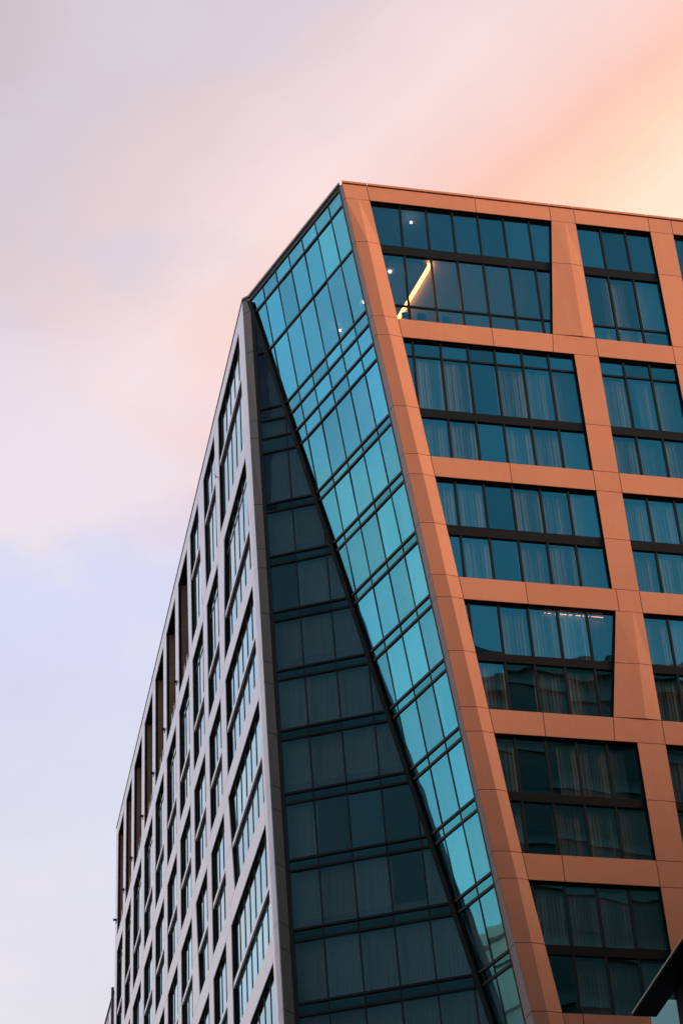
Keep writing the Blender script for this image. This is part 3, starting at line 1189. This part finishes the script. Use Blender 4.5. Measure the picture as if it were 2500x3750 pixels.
ordn = ['nearest the glass corner', 'second from the glass corner', 'third from the glass corner', 'fourth from the glass corner', 'fifth from the glass corner', 'sixth from the glass corner', 'at the far end']
zb0 = zl(ROWS[0][2])
for i, y in enumerate((30.75, 35.45, 40.05, 44.8, 49.7, 53.6, 57.5)):
    t = empty('wall_lamp', (XL, y, 69.62), 'small black lamp on the silver column beside a roof terrace, ' + ordn[i], 'lamp', 'black lamps on the terrace columns')
    mb = MB()
    mb.box((-0.03, -0.09, -0.10), (0.0, 0.09, 0.16))
    mb.build('wall_plate', M['black'], t)
    mb = MB()
    mb.box((-0.20, -0.07, 0.06), (-0.031, 0.07, 0.15))
    mb.build('lamp_head', M['black'], t)
k = 0
for i, (sa, sb, n) in enumerate(terr):
    for dy, nm in ((-1.75, 'nearer'), (-0.85, 'farther')):
        y = sb(zb0) + dy
        t = empty('planter', (XL + 0.34, y, zb0), 'pale planter box, %s of the pair on the roof terrace %s' % (nm, ['nearest the glass corner', 'second from the glass corner', 'third from the glass corner', 'fourth from the glass corner', 'fifth from the glass corner', 'sixth from the glass corner', 'at the far end'][i]), 'planter', 'pale planters on the roof terraces')
        mb = MB()
        mb.box((-0.16, -0.2, 0), (0.16, 0.2, 1.28))
        mb.build('box', M['planter'], t)
        mb = MB()
        mb.box((-0.18, -0.22, 1.282), (0.18, 0.22, 1.33))
        mb.build('rim', M['planter'], t)

# bird gliding past the silver facade
bt = empty('bird', (-8.0, -11.4, 49.2), 'small dark bird in flight in front of the silver facade', 'bird')
mb = MB()
prof = [(-0.20, 0.006), (-0.14, 0.03), (-0.05, 0.055), (0.06, 0.06), (0.13, 0.04), (0.17, 0.038), (0.21, 0.022), (0.25, 0.004)]
n = 10
for x, r in prof:
    for q in range(n):
        mb.v.append((x, r * math.cos(q * 2 * math.pi / n), r * math.sin(q * 2 * math.pi / n)))
for j in range(len(prof) - 1):
    for q in range(n):
        mb.f.append((j * n + q, j * n + (q + 1) % n, (j + 1) * n + (q + 1) % n, (j + 1) * n + q))
mb.f.append(tuple(range(n)))
mb.f.append(tuple(range((len(prof) - 1) * n, len(prof) * n)))
mb.build('body', M['feather'], bt, smooth=True)
for s in (-1, 1):
    mb = MB()
    pl_ = [(0.10, 0.04), (0.12, 0.14), (0.06, 0.24), (-0.10, 0.33), (-0.08, 0.2), (-0.06, 0.04)]
    mb.prism([(x, s * y, 0.02 + 0.25 * y) for x, y in pl_], [(x, s * y, 0.008 + 0.25 * y) for x, y in pl_])
    mb.build('wing', M['feather'], bt)
mb = MB()
pl_ = [(-0.16, 0.02), (-0.34, 0.08), (-0.36, 0.0), (-0.34, -0.08), (-0.16, -0.02)]
mb.prism([(x, y, 0.006) for x, y in pl_], [(x, y, -0.006) for x, y in pl_])
mb.build('tail', M['feather'], bt)
bt.rotation_euler = (0.9, -0.9, 1.2)
bt.scale = (0.42, 0.42, 0.42)

# pale block behind, peeping out at the far lower left
nb = empty('apartment_block', (-2.32, 66, 0), 'pale block behind the silver facade with a navy corner trim and roof edge', 'building')
mb = MB()
mb.box((0, 0, 0), (22, 60, 68.9))
mb.build('wall', M['silver'], nb)
mb = MB()
mb.box((-0.06, -0.06, 68.902), (22.06, 60.06, 69.12))
mb.build('coping', M['navy'], nb)
mb = MB()
mb.box((-0.16, -0.16, 0), (-0.002, 0.12, 69.3))
mb.build('corner_trim', M['navy'], nb)
for yy in range(3, 60, 3):
    mb = MB()
    mb.box((-0.03, yy - 0.02, 40), (-0.002, yy + 0.02, 68.9))
    mb.build('joint_strip', M['grey'], nb)

# dark street canopy close to the camera, lower right
ca = empty('canopy', (-3.42, -33, 0), 'black street canopy with a pale glass panel and dark post at the lower right', 'canopy')
mb = MB()
mb.box((-0.46, -14.0, 20.0), (0.0, 1.06, 20.06))
mb.build('canopy_beam', M['dark'], ca)
mb = MB()
mb.box((-0.475, -14.0, 20.035), (-0.462, 1.06, 20.065))
mb.build('edge_trim', M['grey'], ca)
mb = MB()
mb.box((0.012, -0.6, 0), (2.6, 0.0, 19.99))
mb.build('post', M['dark'], ca)
mb = MB()
mb.box((0.002, -14.0, 20.0), (6.0, 0.04, 20.06))
mb.build('canopy_roof', M['dark'], ca)
mb = MB()
mb.box((0.145, 1.68, 15.0), (2.2, 1.72, 20.68))
mb.build('glass_panel', M['frost'], ca)


# ------------------------------------------------------------------ the street opposite (what the glass mirrors) and an added sun blocker
def tower(name, x0, y0, x1, y1, h, label, body, band, step, win=None):
    cx, cy = (x0 + x1) / 2, (y0 + y1) / 2
    t = empty(name, (cx, cy, 0), label, 'building')
    hx, hy = (x1 - x0) / 2, (y1 - y0) / 2
    mb = MB()
    mb.box((-hx, -hy, 0), (hx, hy, h))
    mb.build('wall', body, t)
    z = 4.0
    while z < h - 1:
        mb = MB()
        mb.box((-hx - 0.25, -hy - 0.25, z), (hx + 0.25, hy + 0.25, z + 0.5))
        mb.build('floor_band', band, t)
        if win:
            mb = MB()
            mb.box((-hx - 0.04, -hy - 0.04, z + 1.2), (hx + 0.04, hy + 0.04, z + 2.9))
            mb.build('window_band', win, t)
        z += step
    mb = MB()
    mb.box((-hx - 0.4, -hy - 0.4, h + 0.002), (hx + 0.4, hy + 0.4, h + 0.7))
    mb.build('parapet', band, t)
    return t


tower('office_tower', 0, -62, 46, -44, 81, 'dark office block across the street mirrored in the lower windows', M['tower'], M['towerband'], 3.6, M['towerglass'])
tower('plain_tower', -64, -58, -39, -32, 150, 'tall plain dark tower far left of the street mirrored in the dark facet', M['nightblue'], M['nightblue'], 400)
tower('sun_blocker', 62, -60, 96, -22, 64, 'unseen dark block added to shade the lower floors', M['tower'], M['towerband'], 3.6, M['towerglass'])  # added out of view to keep low sun off the lower floors
tower('apartment_block', -84, 18, -48, 48, 60, 'beige block to the left mirrored at the foot of the bright glass', M['beige'], M['beige'], 3.2)

scene.render.engine = 'CYCLES'
scene.cycles.max_bounces = 8
scene.cycles.transparent_max_bounces = 12
scene.cycles.glossy_bounces = 4
scene.cycles.diffuse_bounces = 3
scene.cycles.sample_clamp_indirect = 4
